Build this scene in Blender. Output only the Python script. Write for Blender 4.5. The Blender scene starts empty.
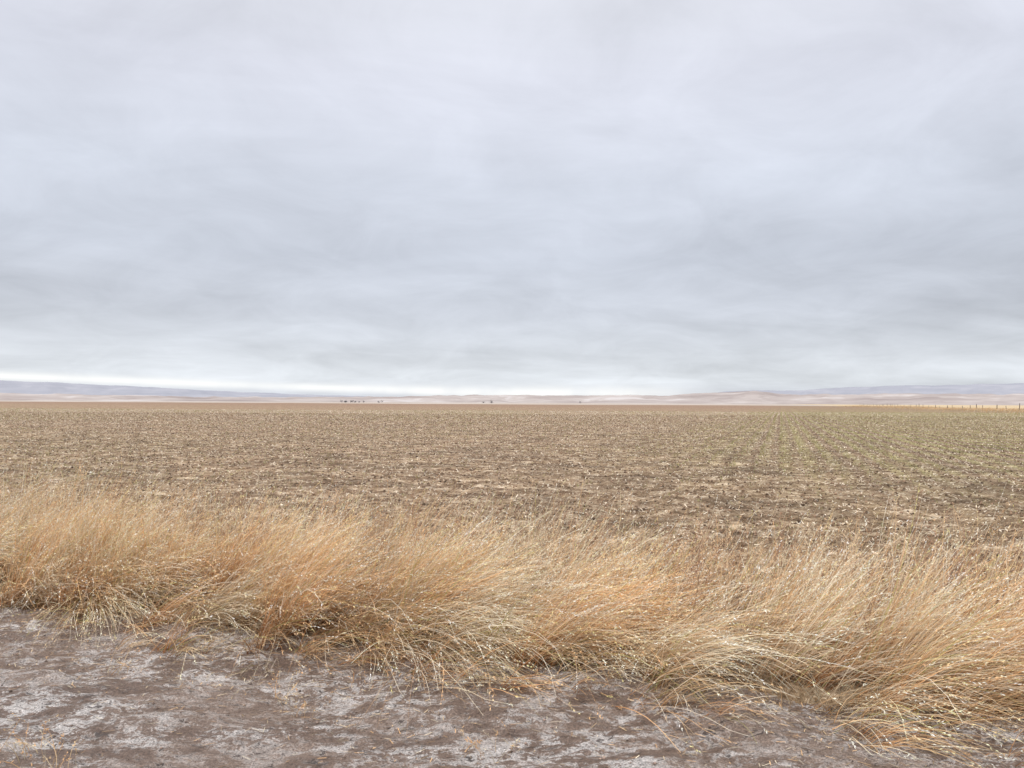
import bpy, math, numpy as np
from mathutils import Matrix, Vector
rng = np.random.default_rng(7)
S = bpy.context.scene

# ------------------------------------------------------------ helpers
def _hash(ix, iy, seed):
    n = (ix.astype(np.int64)*374761393 + iy.astype(np.int64)*668265263 + seed*974711) & 0xffffffff
    n = ((n ^ (n >> 13))*1274126177) & 0xffffffff
    n = n ^ (n >> 16)
    return (n & 0xffffff)/float(0xffffff)
def vnoise(x, y, seed=0):
    x = np.asarray(x, float); y = np.asarray(y, float)
    ix = np.floor(x); iy = np.floor(y); fx = x-ix; fy = y-iy
    fx = fx*fx*(3-2*fx); fy = fy*fy*(3-2*fy)
    a = _hash(ix, iy, seed); b = _hash(ix+1, iy, seed); c = _hash(ix, iy+1, seed); d = _hash(ix+1, iy+1, seed)
    return (a*(1-fx)+b*fx)*(1-fy)+(c*(1-fx)+d*fx)*fy
def fbm(x, y, seed=0, o=4):
    s = 0; a = .5; t = 0
    for i in range(o):
        s = s+a*vnoise(x*2**i, y*2**i, seed+i*17); t += a; a *= .55
    return s/t
def sstep(a, b, x):
    t = np.clip((x-a)/(b-a), 0, 1); return t*t*(3-2*t)

def make_mesh(name, V, F, mats, C=None, smooth=False):
    me = bpy.data.meshes.new(name)
    V = np.ascontiguousarray(V, dtype=np.float32); F = np.ascontiguousarray(F, dtype=np.int32)
    k = F.shape[1]
    me.vertices.add(len(V)); me.vertices.foreach_set('co', V.ravel())
    me.loops.add(F.size); me.loops.foreach_set('vertex_index', F.ravel())
    me.polygons.add(len(F)); me.polygons.foreach_set('loop_start', np.arange(0, F.size, k, dtype=np.int32))
    if smooth: me.polygons.foreach_set('use_smooth', np.ones(len(F), dtype=bool))
    me.update(calc_edges=True)
    if C is not None:
        at = me.color_attributes.new('Col', 'FLOAT_COLOR', 'POINT')
        cc = np.ones((len(V), 4), dtype=np.float32); cc[:, :3] = C
        at.data.foreach_set('color', cc.ravel())
    for m in mats: me.materials.append(m)
    ob = bpy.data.objects.new(name, me); S.collection.objects.link(ob)
    return ob

class NT:
    def __init__(s, tree): s.t = tree; s.t.nodes.clear()
    def n(s, typ, **kw):
        nd = s.t.nodes.new(typ)
        for k, v in kw.items(): setattr(nd, k, v)
        return nd
    def link(s, a, b): s.t.links.new(a, b)
    def setin(s, nd, key, v):
        if isinstance(v, bpy.types.NodeSocket): s.link(v, nd.inputs[key])
        elif isinstance(v, (tuple, list)) and len(v) == 3 and nd.inputs[key].type == 'RGBA': nd.inputs[key].default_value = (*v, 1)
        else: nd.inputs[key].default_value = v
    def m(s, op, a, b=None, c=None, clamp=False):
        nd = s.n('ShaderNodeMath', operation=op, use_clamp=clamp)
        for i, v in enumerate((a, b, c)):
            if v is not None: s.setin(nd, i, v)
        return nd.outputs[0]
    def mix(s, f, a, b, blend='MIX'):
        nd = s.n('ShaderNodeMix', data_type='RGBA', blend_type=blend)
        s.setin(nd, 0, f); s.setin(nd, 6, a); s.setin(nd, 7, b)
        return nd.outputs[2]
    def ss(s, v, a, b, lo=0., hi=1.):
        nd = s.n('ShaderNodeMapRange', interpolation_type='SMOOTHSTEP')
        s.setin(nd, 0, v); nd.inputs[1].default_value = a; nd.inputs[2].default_value = b
        nd.inputs[3].default_value = lo; nd.inputs[4].default_value = hi
        return nd.outputs[0]
    def noise(s, vec, scale, detail=4, rough=.55, dist=0.):
        nd = s.n('ShaderNodeTexNoise'); s.link(vec, nd.inputs['Vector'])
        nd.inputs['Scale'].default_value = scale; nd.inputs['Detail'].default_value = detail
        nd.inputs['Roughness'].default_value = rough; nd.inputs['Distortion'].default_value = dist
        return nd.outputs['Fac']
    def ramp(s, v, stops):
        nd = s.n('ShaderNodeValToRGB'); s.link(v, nd.inputs[0]); cr = nd.color_ramp
        while len(cr.elements) < len(stops): cr.elements.new(.5)
        for e, (p, c) in zip(cr.elements, stops):
            e.position = p; e.color = (*c, 1)
        return nd.outputs[0]
    def comb(s, x, y, z=0.):
        nd = s.n('ShaderNodeCombineXYZ'); s.setin(nd, 0, x); s.setin(nd, 1, y); s.setin(nd, 2, z); return nd.outputs[0]
    def sep(s, v):
        nd = s.n('ShaderNodeSeparateXYZ'); s.link(v, nd.inputs[0]); return nd.outputs
    def bump(s, h, strength, dist):
        nd = s.n('ShaderNodeBump'); s.link(h, nd.inputs['Height'])
        nd.inputs['Strength'].default_value = strength; nd.inputs['Distance'].default_value = dist
        return nd.outputs[0]
def newmat(name):
    m = bpy.data.materials.new(name); m.use_nodes = True; return m, NT(m.node_tree)

# ------------------------------------------------------------ layout
A20 = math.radians(20)
def uv_of(x, y): return x*math.cos(A20)-y*math.sin(A20), x*math.sin(A20)+y*math.cos(A20)
FX = np.array([-60, -15, -3.9, -2.5, -1.06, -.6, .45, .94, 1.57, 2.34, 6, 15, 60.])
FY = np.array([25.5, 9.6, 5.80, 5.2, 4.80, 4.52, 4.44, 4.10, 3.82, 3.72, 2.6, -.5, -16.])
def front(x): return np.interp(x, FX, FY)
def height(x, y):
    d = y-front(x)
    near = np.exp(-np.maximum(0, np.hypot(x, y)-14)/8)
    u, v = uv_of(x, y)
    road = (fbm(x*.9+3, y*1.5, 5, 3)-.5)*.15 + (fbm(x*4+y*2, y*7, 9, 4)-.5)*.06+(fbm(x*17, y*22, 19, 3)-.5)*.022
    fieldz = -.02 + (fbm(x*.7, y*.7, 21, 3)-.5)*.05+(fbm(x*7, y*7, 31, 3)-.5)*.07
    berm = .05*np.exp(-((d-.5)/.6)**2)
    k = sstep(-.1, .9, d)
    z = (road*(1-k)+fieldz*k)*near + berm*near
    far = np.maximum(0, np.hypot(x, y)-30)
    z = z + (fbm(x*.012, y*.012, 77, 2)-.5)*np.minimum(far/200, 1)*.5
    return z

def axis(lo_f, hi_f, step, lo, hi, g):
    mid = list(np.arange(lo_f, hi_f, step)); s = step; p = mid[-1]; up = []
    while p < hi: s *= g; p += s; up.append(p)
    s = step; p = mid[0]; dn = []
    while p > lo: s *= g; p -= s; dn.append(p)
    return np.array(dn[::-1]+mid+up)
xs = axis(-6, 6, .02, -40000, 40000, 1.045)
ys = axis(2.6, 7.5, .02, -3000, 40000, 1.035)
X, Y = np.meshgrid(xs, ys); Z = height(X, Y)
V = np.stack([X, Y, Z], -1).reshape(-1, 3)
nx, ny = len(xs), len(ys)
I = np.arange(nx*ny).reshape(ny, nx)
F = np.stack([I[:-1, :-1], I[:-1, 1:], I[1:, 1:], I[1:, :-1]], -1).reshape(-1, 4)
fc = V[F].mean(1); isroad = (fc[:, 1]-front(fc[:, 0])) < .15
def submesh(name, F, mat):
    used, inv = np.unique(F.ravel(), return_inverse=True)
    return make_mesh(name, V[used], inv.reshape(F.shape), [mat], smooth=True)

# ------------------------------------------------------------ road material
m_road, t = newmat('wet_dirt')
pos = t.n('ShaderNodeNewGeometry').outputs['Position']
mp = t.n('ShaderNodeMapping'); t.link(pos, mp.inputs[0]); mp.inputs['Rotation'].default_value = (0, 0, math.radians(28)); mp.inputs['Scale'].default_value = (1, 1.7, 1)
P = mp.outputs[0]
n1 = t.noise(P, .8, 4, .6, .4); n2 = t.noise(P, 3.4, 7, .70, .9); n3 = t.noise(P, 14, 8, .76, .7); n4 = t.noise(pos, 90, 4, .8)
base = t.ramp(n2, [(.34, (.22, .150, .115)), (.5, (.36, .262, .208)), (.66, (.47, .36, .30))])
base = t.mix(t.ss(n1, .40, .60), base, t.mix(.6, base, (.22, .15, .115)))
cn = t.m('ADD', t.m('ADD', t.m('MULTIPLY', n2, .42), t.m('MULTIPLY', n3, .52)), t.m('MULTIPLY', n4, .10))
crust = t.m('MULTIPLY', t.ss(cn, .51, .56), t.ss(n1, .38, .54, .3, 1.))
base = t.mix(t.m('MULTIPLY', crust, .92), base, (.86, .80, .765))
base = t.mix(t.ss(t.m('ADD', n3, t.m('MULTIPLY', n4, .2)), .66, .72, 0., .9), base, (.07, .046, .035))
gr = t.ss(n4, .32, .68, .58, 1.4)
base = t.mix(1., base, t.comb(gr, gr, gr), 'MULTIPLY')
bs = t.n('ShaderNodeBsdfPrincipled'); t.link(base, bs.inputs['Base Color'])
t.link(t.ss(n2, .35, .65, .33, .75), bs.inputs['Roughness'])
h = t.m('ADD', t.m('MULTIPLY', n2, .5), t.m('ADD', t.m('MULTIPLY', n3, .5), t.m('MULTIPLY', n4, .10)))
t.link(t.bump(h, 1., .13), bs.inputs['Normal'])
o = t.n('ShaderNodeOutputMaterial'); t.link(bs.outputs[0], o.inputs[0])

# ------------------------------------------------------------ field material
m_field, t = newmat('field_soil')
pos = t.n('ShaderNodeNewGeometry').outputs['Position']
px, py, pz = t.sep(pos)
ca, sa = math.cos(A20), math.sin(A20)
u = t.m('SUBTRACT', t.m('MULTIPLY', px, ca), t.m('MULTIPLY', py, sa))
v = t.m('ADD', t.m('MULTIPLY', px, sa), t.m('MULTIPLY', py, ca))
UV = t.comb(u, v)
nbig = t.noise(UV, .035, 4, .6); nmid = t.noise(UV, .45, 6, .7); nf = t.noise(UV, 3.2, 7, .8); nff = t.noise(UV, 28, 4, .75)
ns_ = t.noise(UV, 1.3, 3, .7)
right = t.ss(t.m('ADD', u, t.m('MULTIPLY', t.m('SUBTRACT', nmid, .5), 14.)), -11., 6.)
wob = t.m('MULTIPLY', t.m('SUBTRACT', nmid, .5), .22)
rowr = t.m('SINE', t.m('MULTIPLY', t.m('ADD', u, wob), 2*math.pi/.62))
rowr2 = t.m('SINE', t.m('MULTIPLY', t.m('ADD', u, t.m('MULTIPLY', t.m('SUBTRACT', nmid, .5), 1.)), 2*math.pi/2.5))
rowl = t.m('SINE', t.m('MULTIPLY', t.m('ADD', v, t.m('MULTIPLY', t.m('SUBTRACT', nmid, .5), 1.6)), 2*math.pi/1.1))
nearf = t.ss(v, 10., 30., .3, 1.)
rows = t.m('ADD', t.m('MULTIPLY', t.m('MULTIPLY', right, nearf), t.m('ADD', t.m('MULTIPLY', rowr, .8), t.m('MULTIPLY', rowr2, .33))), t.m('MULTIPLY', t.m('SUBTRACT', 1., right), t.m('MULTIPLY', rowl, .6)))
mixn = t.m('ADD', t.m('ADD', t.m('MULTIPLY', nf, .5), t.m('MULTIPLY', nff, .3)), t.m('MULTIPLY', ns_, .2))
soil = t.ramp(mixn, [(.40, (.052, .028, .016)), (.465, (.18, .113, .067)), (.53, (.37, .26, .17)), (.60, (.80, .66, .50))])
green = t.ramp(mixn, [(.40, (.048, .039, .014)), (.465, (.165, .148, .055)), (.54, (.32, .285, .13)), (.62, (.66, .57, .35))])
gf = t.m('MULTIPLY', t.m('ADD', t.m('MULTIPLY', t.m('MULTIPLY', right, nearf), .65), t.m('MULTIPLY', t.ss(nbig, .42, .62), .2)), t.ss(rows, -1., .8), clamp=True)
col = t.mix(gf, soil, green)
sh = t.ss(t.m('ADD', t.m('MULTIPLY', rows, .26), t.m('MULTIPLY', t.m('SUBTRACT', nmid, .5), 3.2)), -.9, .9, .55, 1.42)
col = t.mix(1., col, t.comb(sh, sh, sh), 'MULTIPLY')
col = t.mix(t.ss(v, 60., 350., 0., .6), col, (.24, .15, .105))
plain = t.ramp(t.noise(UV, .004, 4, .6), [(.35, (.36, .295, .245)), (.55, (.43, .37, .32)), (.7, (.51, .465, .435))])
col = t.mix(t.ss(v, 690., 700.), col, plain)
gold = t.ramp(t.noise(UV, .3, 5, .7), [(.35, (.42, .31, .18)), (.65, (.60, .48, .31))])
col = t.mix(t.ss(t.m('ADD', u, nmid), 55.5, 56.5), col, gold)
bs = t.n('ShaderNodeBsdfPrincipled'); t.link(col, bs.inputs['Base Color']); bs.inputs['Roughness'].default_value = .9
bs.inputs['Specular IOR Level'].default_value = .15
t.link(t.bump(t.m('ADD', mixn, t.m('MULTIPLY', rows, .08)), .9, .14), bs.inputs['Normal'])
o = t.n('ShaderNodeOutputMaterial'); t.link(bs.outputs[0], o.inputs[0])

submesh('dirt_road', F[isroad], m_road)
submesh('field', F[~isroad], m_field)

# ------------------------------------------------------------ vertex-colour plant material
def plantmat(name, trans=.25, rough=.6):
    m, t = newmat(name)
    at = t.n('ShaderNodeAttribute', attribute_name='Col').outputs['Color']
    bs = t.n('ShaderNodeBsdfPrincipled'); t.link(at, bs.inputs['Base Color']); bs.inputs['Roughness'].default_value = rough
    bs.inputs['Specular IOR Level'].default_value = .3
    o = t.n('ShaderNodeOutputMaterial')
    if trans > 0:
        tr = t.n('ShaderNodeBsdfTranslucent'); t.link(at, tr.inputs[0])
        mx = t.n('ShaderNodeMixShader'); mx.inputs[0].default_value = trans
        t.link(bs.outputs[0], mx.inputs[1]); t.link(tr.outputs[0], mx.inputs[2]); t.link(mx.outputs[0], o.inputs[0])
    else: t.link(bs.outputs[0], o.inputs[0])
    return m
m_grass = plantmat('dry_grass_blade', .22, .5); m_lit = plantmat('straw', 0, .8); m_clod = plantmat('soil_clod', 0., .95)

def blades(root, L, W, phi, th0, th1, col0, col1, seg=6, p=1.2, ground=True, tip=.25, dph=.4, cpow=.7):
    N = len(L); P = np.zeros((N, seg+1, 3)); P[:, 0] = root
    dphi = rng.normal(0, dph, N)
    for s in range(seg):
        tt = (s+.5)/seg; th = th0+(th1-th0)*tt**p; ph = phi+dphi*tt
        st = np.sin(th)
        P[:, s+1] = P[:, s]+(L/seg)[:, None]*np.stack([st*np.cos(ph), st*np.sin(ph), np.cos(th)], -1)
    if ground:
        g = height(P[:, :, 0], P[:, :, 1])+.012+rng.uniform(0, .07, N)[:, None]*(np.arange(seg+1)/seg)
        P[:, :, 2] = np.where(np.arange(seg+1) > 0, np.maximum(P[:, :, 2], g), P[:, :, 2])
    tw = phi+rng.uniform(-1.4, 1.4, N)
    side = np.stack([-np.sin(tw), np.cos(tw), rng.uniform(-.7, .7, N)], -1)
    tp = np.linspace(1, tip, seg+1)[None, :, None]*W[:, None, None]*.5
    A = P-side[:, None]*tp; B = P+side[:, None]*tp
    Vv = np.stack([A, B], 2).reshape(-1, 3)
    b = (np.arange(N)*(seg+1)*2)[:, None]+np.arange(seg)[None]*2
    Ff = np.stack([b, b+1, b+3, b+2], -1).reshape(-1, 4)
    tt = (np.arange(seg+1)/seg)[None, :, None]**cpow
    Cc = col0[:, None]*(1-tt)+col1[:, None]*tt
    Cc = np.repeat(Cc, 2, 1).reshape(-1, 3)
    return Vv, Ff, Cc, P
def heads(P, frac, K, ln, wd, col, splay=.5):
    N, S1, _ = P.shape
    t = (1-frac)+frac*rng.random((N, K)); f = t*(S1-1); i = np.minimum(f.astype(int), S1-2); r = (f-i)[..., None]
    idx = np.arange(N)[:, None]
    a = P[idx, i]; b = P[idx, i+1]; pt = a*(1-r)+b*r
    d = b-a; d /= np.linalg.norm(d, axis=-1, keepdims=True)+1e-9
    d = d+rng.normal(0, splay, d.shape); d /= np.linalg.norm(d, axis=-1, keepdims=True)
    s = np.cross(d, rng.normal(0, 1, d.shape)); s /= np.linalg.norm(s, axis=-1, keepdims=True)+1e-9
    l = ln*rng.uniform(.6, 1.4, (N, K, 1)); w = wd*rng.uniform(.7, 1.3, (N, K, 1))
    q = np.stack([pt, pt+d*l*.5+s*w*.5, pt+d*l, pt+d*l*.5-s*w*.5], 2).reshape(-1, 3)
    c = np.repeat(col[:, None]*rng.uniform(.8, 1.2, (N, K, 1)), 4, 1).reshape(-1, 3)
    return q, np.arange(len(q)).reshape(-1, 4), c
def join(parts):
    Vs, Fs, Cs = [], [], []; o = 0
    for v_, f_, c_ in parts:
        Vs.append(v_); Fs.append(f_+o); Cs.append(c_); o += len(v_)
    return np.concatenate(Vs), np.concatenate(Fs), np.clip(np.concatenate(Cs), 0, .95)

# ------------------------------------------------------------ grass belt
PAL = np.array([[.95, .60, .31], [.95, .68, .39], [.95, .75, .48], [.93, .56, .28], [.95, .83, .61]])
def belt(nclump, per, xr, d0, d1, Lr, leanmul, sig, frontlod, rnd=1., thr=.33):
    cx = rng.uniform(-xr, xr, nclump); cd = d0+(d1-d0)*rng.random(nclump)
    cy = front(cx)+cd
    keep = fbm(cx*1.6+5, cy*1.6, 3, 2) > thr+.10*(cd-d0)/(d1-d0)
    cx, cy, cd = cx[keep], cy[keep], cd[keep]; n = len(cx)
    cL = rng.uniform(*Lr, n)*(.75+.5*fbm(cx*.8, cy*.8, 41, 2))
    cphi = math.radians(-24)+(fbm(cx*1.3, cy*1.3, 51, 2)-.5)*1.2+rng.normal(0, .25, n)
    lean = 1.0+(fbm(cx*1.3+9, cy*1.3, 61, 2)-.5)*.9-frontlod*np.clip(cd, 0, 1.5)+rng.normal(0, .2, n)
    ci = np.clip((fbm(cx*1.1, cy*1.4, 71, 2)-.2)*7+rng.normal(0, 1.7, n), 0, 4.99).astype(int)
    ccol = PAL[ci]*rng.uniform(.62, 1.12, (n, 1))
    cnt = np.maximum(5, (per*rng.uniform(.35, 1.6, n))).astype(int)
    id = np.repeat(np.arange(n), cnt); N = len(id)
    off = rng.normal(0, sig, (N, 2)); rx = cx[id]+off[:, 0]; ry = cy[id]+off[:, 1]
    root = np.stack([rx, ry, height(rx, ry)-.01], -1)
    L = cL[id]*rng.uniform(.4, 1.15, N)
    phi = cphi[id]+off[:, 1]*2+rng.normal(0, .28*rnd, N)
    th0 = np.abs(.2+lean[id]*.5*leanmul+rng.normal(0, .17*rnd, N)); th1 = np.minimum(lean[id]*1.2*leanmul+.4+rng.normal(0, .3*rnd, N), 2.2)
    W = rng.uniform(.0024, .0054, N)
    c1 = ccol[id]*rng.uniform(.72, 1.28, (N, 1)); c0 = c1*np.array([.38, .23, .12])  # brown roots, darkened further to paint in shade between the clumps
    g = rng.random(N) < .05
    c0[g] = [.18, .21, .05]; c1[g] = [.60, .53, .2]
    wh = rng.random(N) < .24; c1[wh] = np.array([.95, .87, .70])  # whitish highlights painted into the tips of random blades
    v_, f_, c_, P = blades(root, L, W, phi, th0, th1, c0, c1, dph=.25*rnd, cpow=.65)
    sel = (rng.random(N) < .42) & (L > .36)
    hv = heads(P[sel], .24, 8, .016, .0052, np.clip(c1[sel]*1.1+.05, 0, .95), .35)
    return [(v_, f_, c_), hv]
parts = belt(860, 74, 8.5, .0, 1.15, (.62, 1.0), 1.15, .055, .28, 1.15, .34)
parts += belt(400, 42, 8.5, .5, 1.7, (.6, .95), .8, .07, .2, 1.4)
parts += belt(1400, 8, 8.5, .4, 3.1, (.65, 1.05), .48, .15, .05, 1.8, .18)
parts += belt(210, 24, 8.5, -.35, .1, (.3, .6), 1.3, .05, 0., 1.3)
N = 26000
rx = rng.uniform(-9, 9, N); ry = front(rx)+rng.uniform(-.05, 2.6, N)
c = PAL[rng.integers(0, 5, N)]*rng.uniform(.2, .6, (N, 1))
v_, f_, c_, P = blades(np.stack([rx, ry, height(rx, ry)], -1), rng.uniform(.05, .25, N), rng.uniform(.003, .006, N), rng.uniform(-3, 3, N), rng.uniform(.1, .8, N), rng.uniform(.8, 2., N), c*.6, c, seg=3)
parts.append((v_, f_, c_))
a_, b_, c_ = join(parts); make_mesh('dry_grass', a_, b_, [m_grass], c_)

# ------------------------------------------------------------ dry weeds
def weeds(xyz_list, hmin, hmax):
    R, L, Ph, T0, T1, Wd, Cc = [], [], [], [], [], [], []
    hp = []
    for (x, y) in xyz_list:
        z = float(height(np.array(x), np.array(y)))
        colr = np.array([[.36, .21, .13], [.50, .34, .21], [.70, .52, .34], [.28, .16, .10], [.75, .6, .42]])[rng.integers(0, 5)]
        hs = rng.uniform(.5, 1.)
        for s in range(rng.integers(1, 6)):
            H = rng.uniform(hmin, hmax)*hs; ph = rng.uniform(-1.8, 1.4); th = rng.uniform(.05, .6)
            dirv = np.array([math.sin(th)*math.cos(ph), math.sin(th)*math.sin(ph), math.cos(th)])
            base = np.array([x, y, z])+np.append(rng.normal(0, .03, 2), 0)
            R.append(base); L.append(H); Ph.append(ph); T0.append(th); T1.append(th+.15); Wd.append(.005); Cc.append(colr); hp.append(0)
            for b in range(rng.integers(6, 14)):
                k = rng.uniform(.35, .98); R.append(base+dirv*H*k); L.append(rng.uniform(.06, .24)*(1.25-k)); Ph.append(rng.uniform(-3.14, 3.14))
                T0.append(rng.uniform(.5, 1.2)); T1.append(rng.uniform(.1, .9)); Wd.append(.0028); Cc.append(colr*rng.uniform(.8, 1.3)); hp.append(1)
    R = np.array(R); Cc = np.array(Cc); hp = np.array(hp) == 1
    v_, f_, c_, P = blades(R, np.array(L), np.array(Wd), np.array(Ph), np.array(T0), np.array(T1), Cc, Cc, seg=4, ground=False)
    h_ = heads(P[hp], .6, 7, .010, .007, Cc[hp]*1.15, 1.)
    return join([(v_, f_, c_), h_])
n = 620
wx = rng.uniform(-8.5, 8.5, n); wd_ = rng.uniform(.7, 3.4, n)
Vw, Fw, Cw = weeds(list(zip(wx, front(wx)+wd_)), .38, .95)
make_mesh('dry_weeds', Vw, Fw, [m_grass], Cw)
sp = [(-2.3, 4.35), (-1.25, 4.1), (-2.15, 3.35), (-2.35, 3.3), (-1.95, 3.2), (-.1, 3.45), (-1.1, 3.95)]
R = []
for (x, y) in sp:
    for k in range(14): R.append((x+rng.normal(0, .05), y+rng.normal(0, .04)))
R = np.array(R); N = len(R); c = PAL[rng.integers(0, 5, N)]*.8
v_, f_, c_, P = blades(np.stack([R[:, 0], R[:, 1], height(R[:, 0], R[:, 1])-.005], -1), rng.uniform(.08, .26, N), rng.uniform(.002, .004, N), rng.uniform(-3, 3, N), rng.uniform(.1, .8, N), rng.uniform(.4, 1.9, N), c*.6, c)
h_ = heads(P, .4, 7, .012, .005, c, .6)
Vw, Fw, Cw = join([(v_, f_, c_), h_]); make_mesh('grass_sprigs', Vw, Fw, [m_grass], Cw)

# ------------------------------------------------------------ straw litter on the road
N = 10000
rx = rng.uniform(-8, 8, N); ry = front(rx)+.15-np.abs(rng.exponential(.6, N))
ang = rng.uniform(0, math.pi, N); l = rng.uniform(.006, .06, N)*.5; w = rng.uniform(.001, .004, N)*.5
z = height(rx, ry)+.007
d = np.stack([np.cos(ang), np.sin(ang), rng.uniform(-.1, .1, N)], -1); s = np.stack([-np.sin(ang), np.cos(ang), np.zeros(N)], -1)
c0 = np.stack([rx, ry, z], -1)
q = np.stack([c0-d*l[:, None]-s*w[:, None], c0+d*l[:, None]-s*w[:, None], c0+d*l[:, None]+s*w[:, None], c0-d*l[:, None]+s*w[:, None]], 1).reshape(-1, 3)
c = np.repeat(PAL[rng.integers(0, 5, N)]*rng.uniform(.2, .85, (N, 1)), 4, 0)
make_mesh('straw_litter', q, np.arange(len(q)).reshape(-1, 4), [m_lit], c)
def clods(name, x, y, sc, col, mat):
    N = len(x)
    oct_ = np.array([[1, 0, 0], [0, 1, 0], [-1, 0, 0], [0, -1, 0], [0, 0, .8], [0, 0, -.5]])
    Vc = oct_[None]*sc[:, None, None]*rng.uniform(.6, 1.4, (N, 6, 3))+np.stack([x, y, height(x, y)+sc*.2], -1)[:, None]
    tri = np.array([[0, 1, 4], [1, 2, 4], [2, 3, 4], [3, 0, 4], [1, 0, 5], [2, 1, 5], [3, 2, 5], [0, 3, 5]])
    Fc = (np.arange(N)*6)[:, None, None]+tri[None]
    make_mesh(name, Vc.reshape(-1, 3), Fc.reshape(-1, 3), [mat], np.repeat(col, 6, 0), smooth=True)
N = 6000
rx = rng.uniform(-7, 7, N); ry = front(rx)-rng.uniform(-.1, 3.2, N)
clods('dirt_crumbs', rx, ry, np.minimum(rng.exponential(.003, N)+.0015, .010), np.array([.24, .175, .14])*rng.uniform(.4, 1.7, (N, 1)), m_clod)

# ------------------------------------------------------------ field cover
def scatter(N, y0, y1, pw):
    t = rng.random(N); e = 2-pw
    Yv = (y0**e+t*(y1**e-y0**e))**(1/e)
    Xv = rng.uniform(-1, 1, N)*(Yv*.85+5)
    ok = (Yv-front(Xv)) > 1.2
    return Xv[ok], Yv[ok]
def snap(x, y, sp=.31, jit=.03):
    u_, v_ = uv_of(x, y); r = (u_+(fbm(x*.3, y*.3, 8, 2)-.5)*8) > -4
    un = np.where(r, np.round(u_/sp)*sp+rng.normal(0, jit, len(x)), u_)
    vn = np.where(r, v_, np.round(v_/.55)*.55+rng.normal(0, .1, len(x)))
    return un*ca+vn*sa, -un*sa+vn*ca, r
x, y = scatter(110000, 5., 140, 1.15); x, y, r = snap(x, y, .62, .06)
keep = rng.random(len(x)) < np.where(r, (.12+.68*sstep(12, 30, y))*(.4+.9*fbm(x*.15+7, y*.15, 18, 3)), .10+.25*sstep(.4, .6, fbm(x*.1, y*.1, 15, 2))); x, y, r = x[keep], y[keep], r[keep]
x = np.repeat(x, 3)+rng.normal(0, .012, 3*len(x)); y = np.repeat(y, 3)+rng.normal(0, .012, len(x)); N = len(x)
sc = 1+y/60
c = np.array([.20, .225, .07])*rng.uniform(.6, 1.4, (N, 1)); mixy = rng.random((N, 1)); c = c*mixy+np.array([.48, .40, .20])*(1-mixy)
v_, f_, c_, P = blades(np.stack([x, y, height(x, y)-.005], -1), rng.uniform(.03, .085, N)*sc, rng.uniform(.004, .008, N)*sc, rng.uniform(-3.14, 3.14, N), rng.uniform(.1, .6, N), rng.uniform(.5, 1.5, N), c, c*1.2, seg=2, ground=False)
make_mesh('wheat_seedlings', v_, f_, [m_grass], np.clip(c_, 0, 1))
x, y = scatter(220000, 5., 140, 1.2); N = len(x); sc = 1+y/55
c = np.array([.93, .80, .63])*rng.uniform(.3, 1.02, (N, 1))
v_, f_, c_, P = blades(np.stack([x, y, height(x, y)+.01], -1), rng.uniform(.015, .06, N)*sc, rng.uniform(.004, .013, N)*sc, rng.uniform(-3.14, 3.14, N), rng.uniform(.6, 1.55, N), rng.uniform(1.2, 1.6, N), c, c, seg=1, ground=False, tip=.8)
make_mesh('stubble', v_, f_, [m_lit], np.clip(c_, 0, 1))
x, y = scatter(100000, 5., 100, 1.25); N = len(x)
clods('soil_clods', x, y, (1+y/60)*rng.uniform(.008, .026, N)*rng.uniform(.6, 1.2, N), np.array([.21, .137, .09])*rng.uniform(.35, 1.6, (N, 1)), m_clod)

# ------------------------------------------------------------ fence
m_wood, t = newmat('weathered_wood')
pos = t.n('ShaderNodeNewGeometry').outputs['Position']
bs = t.n('ShaderNodeBsdfPrincipled'); t.link(t.ramp(t.noise(pos, 9, 4), [(.3, (.08, .06, .05)), (.7, (.2, .16, .14))]), bs.inputs['Base Color']); bs.inputs['Roughness'].default_value = .9
o = t.n('ShaderNodeOutputMaterial'); t.link(bs.outputs[0], o.inputs[0])
m_wire, t = newmat('galvanised_wire')
bs = t.n('ShaderNodeBsdfPrincipled'); bs.inputs['Base Color'].default_value = (.3, .3, .3, 1); bs.inputs['Roughness'].default_value = .5; bs.inputs['Metallic'].default_value = .7
o = t.n('ShaderNodeOutputMaterial'); t.link(bs.outputs[0], o.inputs[0])
fence = bpy.data.objects.new('wire_fence', None); S.collection.objects.link(fence)
Vp, Fp = [], []; Vl, Fl = [], []
prev = None
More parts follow.
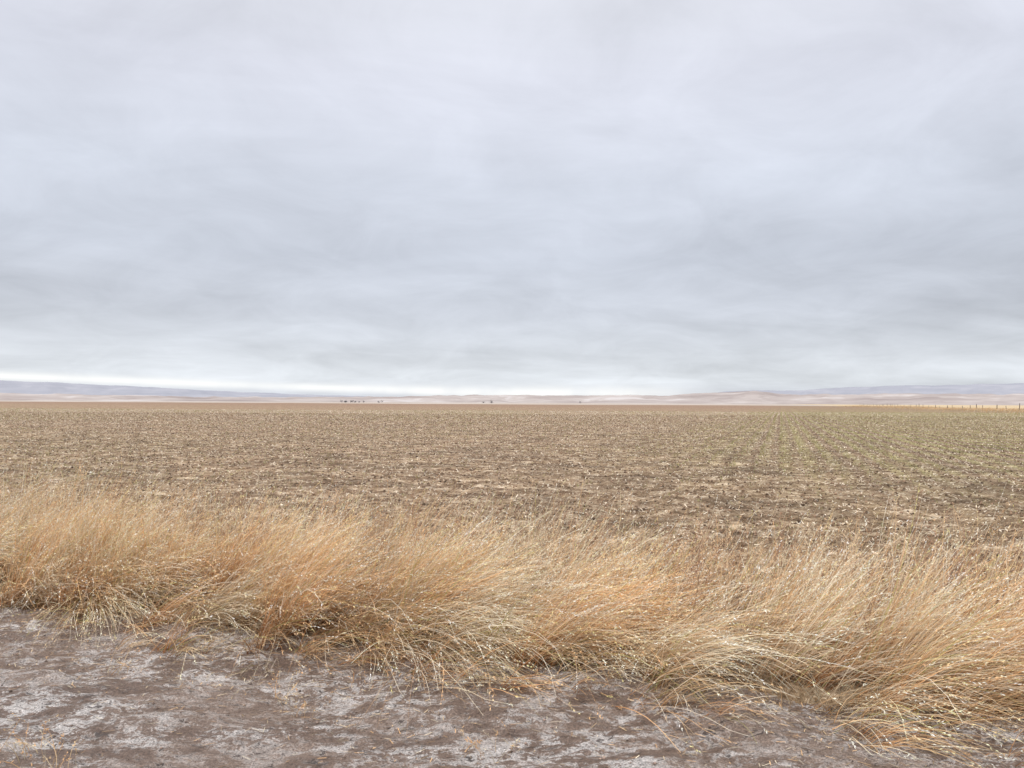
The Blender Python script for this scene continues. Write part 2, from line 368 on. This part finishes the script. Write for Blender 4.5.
for i, vv in enumerate(np.arange(60, 640, 11.)):
    uu = 57.5; vv = vv+rng.normal(0, 2.4); bx = uu*ca+vv*sa; by = -uu*sa+vv*ca; z0 = float(height(np.array(bx), np.array(by)))
    tall = 1.6+rng.uniform(-.4, .45); rad = rng.uniform(.06, .12); lx, ly = rng.normal(0, .1, 2)
    o_ = len(Vp)
    for (zz, rr) in ((-.2, rad), (tall*.5, rad*.97), (tall-.03, rad*.9), (tall, rad*.6)):
        for k in range(8):
            a = k*math.pi/4; q_ = max(zz, 0)/tall
            Vp.append((bx+lx*q_+rr*math.cos(a), by+ly*q_+rr*math.sin(a), z0+zz))
    for lv in range(3):
        for k in range(8):
            Fp.append((o_+lv*8+k, o_+lv*8+(k+1) % 8, o_+(lv+1)*8+(k+1) % 8, o_+(lv+1)*8+k))
    Fp.append((o_+24, o_+25, o_+26, o_+27)); Fp.append((o_+24, o_+27, o_+28, o_+31)); Fp.append((o_+28, o_+29, o_+30, o_+31))
    cur = (bx, by, z0)
    if prev:
        for hz in (.4, .75, 1.1):
            q0 = len(Vl)
            for (cx, cy, cz) in (prev, cur):
                for k in range(3):
                    a = k*2.094; Vl.append((cx+.006*math.cos(a)*ca, cy-.006*math.cos(a)*sa, cz+hz+.006*math.sin(a)))
            for k in range(3): Fl.append((q0+k, q0+(k+1) % 3, q0+3+(k+1) % 3, q0+3+k))
    prev = cur
ob = make_mesh('posts', np.array(Vp), np.array(Fp), [m_wood]); ob.parent = fence
ob = make_mesh('wires', np.array(Vl), np.array(Fl), [m_wire]); ob.parent = fence
N = 60000
vv = rng.uniform(60, 640, N); uu = 56+np.abs(rng.normal(0, 9., N))*np.sign(rng.random(N)-.25)*np.where(rng.random(N) < .5, 1, .3)
x = uu*ca+vv*sa; y = -uu*sa+vv*ca
c = PAL[rng.integers(0, 5, N)]*rng.uniform(.5, .85, (N, 1))*(.6+.7*fbm(vv*.15, uu*.15, 14, 3))[:, None]
v_, f_, c_, P = blades(np.stack([x, y, height(x, y)], -1), rng.uniform(.25, .95, N)*(.3+1.3*fbm(vv*.06, uu*.06, 4, 2)), rng.uniform(.03, .08, N), rng.uniform(-1.5, .7, N), rng.uniform(.1, .4, N), rng.uniform(.5, 1.2, N), c*.8, c, seg=2, ground=False)
make_mesh('fenceline_grass', v_, f_, [m_grass], c_)

# ------------------------------------------------------------ distant hills
def pxa(px): return math.atan((px-512)/740.)
def hillmat(name, stops, scale):
    m, t = newmat(name)
    pos = t.n('ShaderNodeNewGeometry').outputs['Position']
    mp = t.n('ShaderNodeMapping'); t.link(pos, mp.inputs[0]); mp.inputs['Scale'].default_value = (1, 1, 9)
    n_ = t.noise(mp.outputs[0], scale, 6, .65, .5)
    bs = t.n('ShaderNodeBsdfDiffuse'); t.link(t.ramp(n_, stops), bs.inputs[0])  # ramp colours include distance haze, painted in as pale tint
    o = t.n('ShaderNodeOutputMaterial'); t.link(bs.outputs[0], o.inputs[0]); return m
def hills(name, r0, r1, prof, mat, seed, rough):
    az = np.linspace(math.radians(-62), math.radians(62), 900); rr = np.linspace(0, 1, 14)
    pa = [pxa(p) for p, _ in prof]; H = np.interp(az, pa, [h_ for _, h_ in prof])
    A, Rr = np.meshgrid(az, rr); HH = np.tile(H, (14, 1))
    rad = r0+(r1-r0)*Rr
    bumpy = (fbm(A*60+seed, Rr*3, seed, 4)-.5)*rough
    z = (HH/740*(r0+.7*(r1-r0))+bumpy*np.minimum(1, HH/4)*r0/740)*sstep(0, .7, Rr+(fbm(A*25, Rr*2, seed+3, 3)-.5)*.35*(Rr > 0)*(Rr < .7))
    z[0] = -5
    Vh = np.stack([np.sin(A)*rad, np.cos(A)*rad, z], -1).reshape(-1, 3)
    I = np.arange(14*900).reshape(14, 900)
    Fh = np.stack([I[:-1, :-1], I[:-1, 1:], I[1:, 1:], I[1:, :-1]], -1).reshape(-1, 4)
    return make_mesh(name, Vh, Fh, [mat], smooth=True)
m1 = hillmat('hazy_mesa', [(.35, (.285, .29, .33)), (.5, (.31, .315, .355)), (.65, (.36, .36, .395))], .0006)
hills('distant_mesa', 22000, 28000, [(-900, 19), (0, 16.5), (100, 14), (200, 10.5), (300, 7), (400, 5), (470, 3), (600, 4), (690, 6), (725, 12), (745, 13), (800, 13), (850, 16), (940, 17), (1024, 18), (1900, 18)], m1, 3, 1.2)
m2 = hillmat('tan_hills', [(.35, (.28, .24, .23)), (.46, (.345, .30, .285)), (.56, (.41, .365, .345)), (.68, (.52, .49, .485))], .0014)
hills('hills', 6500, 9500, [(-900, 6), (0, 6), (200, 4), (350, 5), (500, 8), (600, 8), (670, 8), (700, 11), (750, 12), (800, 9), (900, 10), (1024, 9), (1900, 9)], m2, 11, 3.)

m_tree = plantmat('distant_foliage', .1, .9)
parts = []
for (pc, wpx, n_) in ((362, 22, 9), (342, 5, 2), (490, 8, 3), (585, 6, 1)):
    for k in range(n_):
        D = rng.uniform(1500, 1700); px_ = pc+rng.uniform(-wpx, wpx)
        bx = (px_-512)/740*D; by = D; hgt = rng.uniform(3., 6); z0 = float(height(np.array(bx), np.array(by)))
        v_, f_, c_, _ = blades(np.array([[bx, by, z0]]), np.array([hgt*.6]), np.array([.4]), np.array([0.]), np.array([0.]), np.array([.05]), np.array([[.2, .18, .17]]), np.array([[.2, .18, .17]]), ground=False)
        parts.append((v_, f_, c_))
        M = 60; cpt = rng.normal(0, 1, (M, 3))*np.array([hgt*.28, hgt*.28, hgt*.24])+np.array([bx, by, z0+hgt*.6])
        d1_ = rng.normal(0, .35, (M, 3)); d2_ = rng.normal(0, .35, (M, 3))
        q = np.stack([cpt-d1_, cpt-d2_, cpt+d1_, cpt+d2_], 1).reshape(-1, 3)
        cc = np.repeat(np.array([.15, .145, .15])*rng.uniform(.7, 1.4, (M, 1)), 4, 0)
        parts.append((q, np.arange(len(q)).reshape(-1, 4), cc))
Vt, Ft, Ct = join(parts); make_mesh('distant_trees', Vt, Ft, [m_tree], Ct)

# ------------------------------------------------------------ world
SUN_EL, SUN_AZ = math.radians(45), math.radians(215)
w = bpy.data.worlds.new('World'); S.world = w; w.use_nodes = True
t = NT(w.node_tree)
D = t.n('ShaderNodeTexCoord').outputs['Generated']
dx, dy, dz = t.sep(D)
az = t.m('ARCTAN2', dx, dy)
zc = t.m('ADD', t.m('MAXIMUM', dz, 0.), .13)
CP = t.comb(t.m('DIVIDE', dx, zc), t.m('DIVIDE', dy, zc), 0.)
mp = t.n('ShaderNodeMapping'); t.link(CP, mp.inputs[0]); mp.inputs['Scale'].default_value = (.7, 1.0, 1); mp.inputs['Rotation'].default_value = (0, 0, -.6); mp.inputs['Location'].default_value = (3, 1, 0)
zc2 = t.m('ADD', t.m('MAXIMUM', dz, 0.), .25)
CQ = t.comb(t.m('DIVIDE', dx, zc2), t.m('DIVIDE', dy, zc2), 2.)
c1 = t.noise(CP, .45, 3, .45, .3); c2 = t.noise(CQ, 3.0, 8, .60, .7)
c3 = t.noise(mp.outputs[0], .8, 7, .58, .7)
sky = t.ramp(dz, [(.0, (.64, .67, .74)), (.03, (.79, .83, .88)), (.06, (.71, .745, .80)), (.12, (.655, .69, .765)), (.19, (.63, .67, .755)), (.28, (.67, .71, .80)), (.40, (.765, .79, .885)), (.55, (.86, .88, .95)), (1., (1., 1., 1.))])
br = t.ss(dz, .5, 1., 1., 2.6)  # unseen zenith above the view brightened to put more light on the ground
k = t.m('ADD', t.m('ADD', t.m('MULTIPLY', t.m('SUBTRACT', c1, .5), .5), t.m('MULTIPLY', t.m('SUBTRACT', c2, .5), .36)), t.m('ADD', t.m('MULTIPLY', t.m('SUBTRACT', c3, .5), .48), 1.0))
k = t.m('ADD', k, t.m('MULTIPLY', t.m('MULTIPLY', t.ss(az, .35, .62), t.ss(dz, .04, .12)), t.ss(dz, .12, .24, -.11, -.02)))
# heavier cloud low down on the right, over the far buttes
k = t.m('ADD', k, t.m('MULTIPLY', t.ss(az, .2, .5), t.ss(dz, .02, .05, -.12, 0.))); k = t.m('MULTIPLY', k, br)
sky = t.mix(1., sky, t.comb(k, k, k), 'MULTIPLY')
ec = t.m('MULTIPLY_ADD', az, -.024, .0125)
ecm = t.m('MAXIMUM', ec, .013)
wid = t.ss(az, -.25, .05, .0050, .009)
g = t.m('DIVIDE', t.m('SUBTRACT', dz, ecm), wid)
g = t.m('EXPONENT', t.m('MULTIPLY', t.m('MULTIPLY', g, g), -1.))
g = t.m('MULTIPLY', g, t.ss(az, .10, .32, 1., 0.))
g = t.m('MULTIPLY', g, t.ss(t.noise(D, 14, 3), .3, .6, .6, 1.))
sky = t.mix(g, sky, (1.05, 1.06, 1.05))
ns = t.n('ShaderNodeTexSky', sky_type='NISHITA', sun_disc=False, sun_elevation=SUN_EL, sun_rotation=SUN_AZ)
b1 = t.n('ShaderNodeBackground'); t.link(ns.outputs[0], b1.inputs[0]); b1.inputs[1].default_value = .1
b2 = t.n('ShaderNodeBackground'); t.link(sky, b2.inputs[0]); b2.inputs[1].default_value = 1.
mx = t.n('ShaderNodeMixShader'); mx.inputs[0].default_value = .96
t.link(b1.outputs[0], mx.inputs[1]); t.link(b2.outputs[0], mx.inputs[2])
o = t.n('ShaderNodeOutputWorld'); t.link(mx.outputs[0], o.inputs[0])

sl = bpy.data.lights.new('sun', 'SUN'); sl.energy = 1.5; sl.angle = math.radians(10); sl.color = (1, .94, .86)
so = bpy.data.objects.new('sun', sl); S.collection.objects.link(so)
sd = Vector((math.sin(SUN_AZ)*math.cos(SUN_EL), math.cos(SUN_AZ)*math.cos(SUN_EL), math.sin(SUN_EL)))
so.rotation_euler = sd.to_track_quat('Z', 'Y').to_euler()

# ------------------------------------------------------------ camera
cam = bpy.data.cameras.new('camera'); co = bpy.data.objects.new('camera', cam); S.collection.objects.link(co)
cam.sensor_width = 36; cam.lens = 26; cam.clip_start = .05; cam.clip_end = 100000
R = Matrix.Rotation(math.radians(90+1.45), 4, 'X') @ Matrix.Rotation(math.radians(.28), 4, 'Z')
co.matrix_world = Matrix.Translation((0, 0, 1.6)) @ R
S.camera = co
S.view_settings.view_transform = 'Standard'; S.view_settings.look = 'None'; S.view_settings.exposure = 0
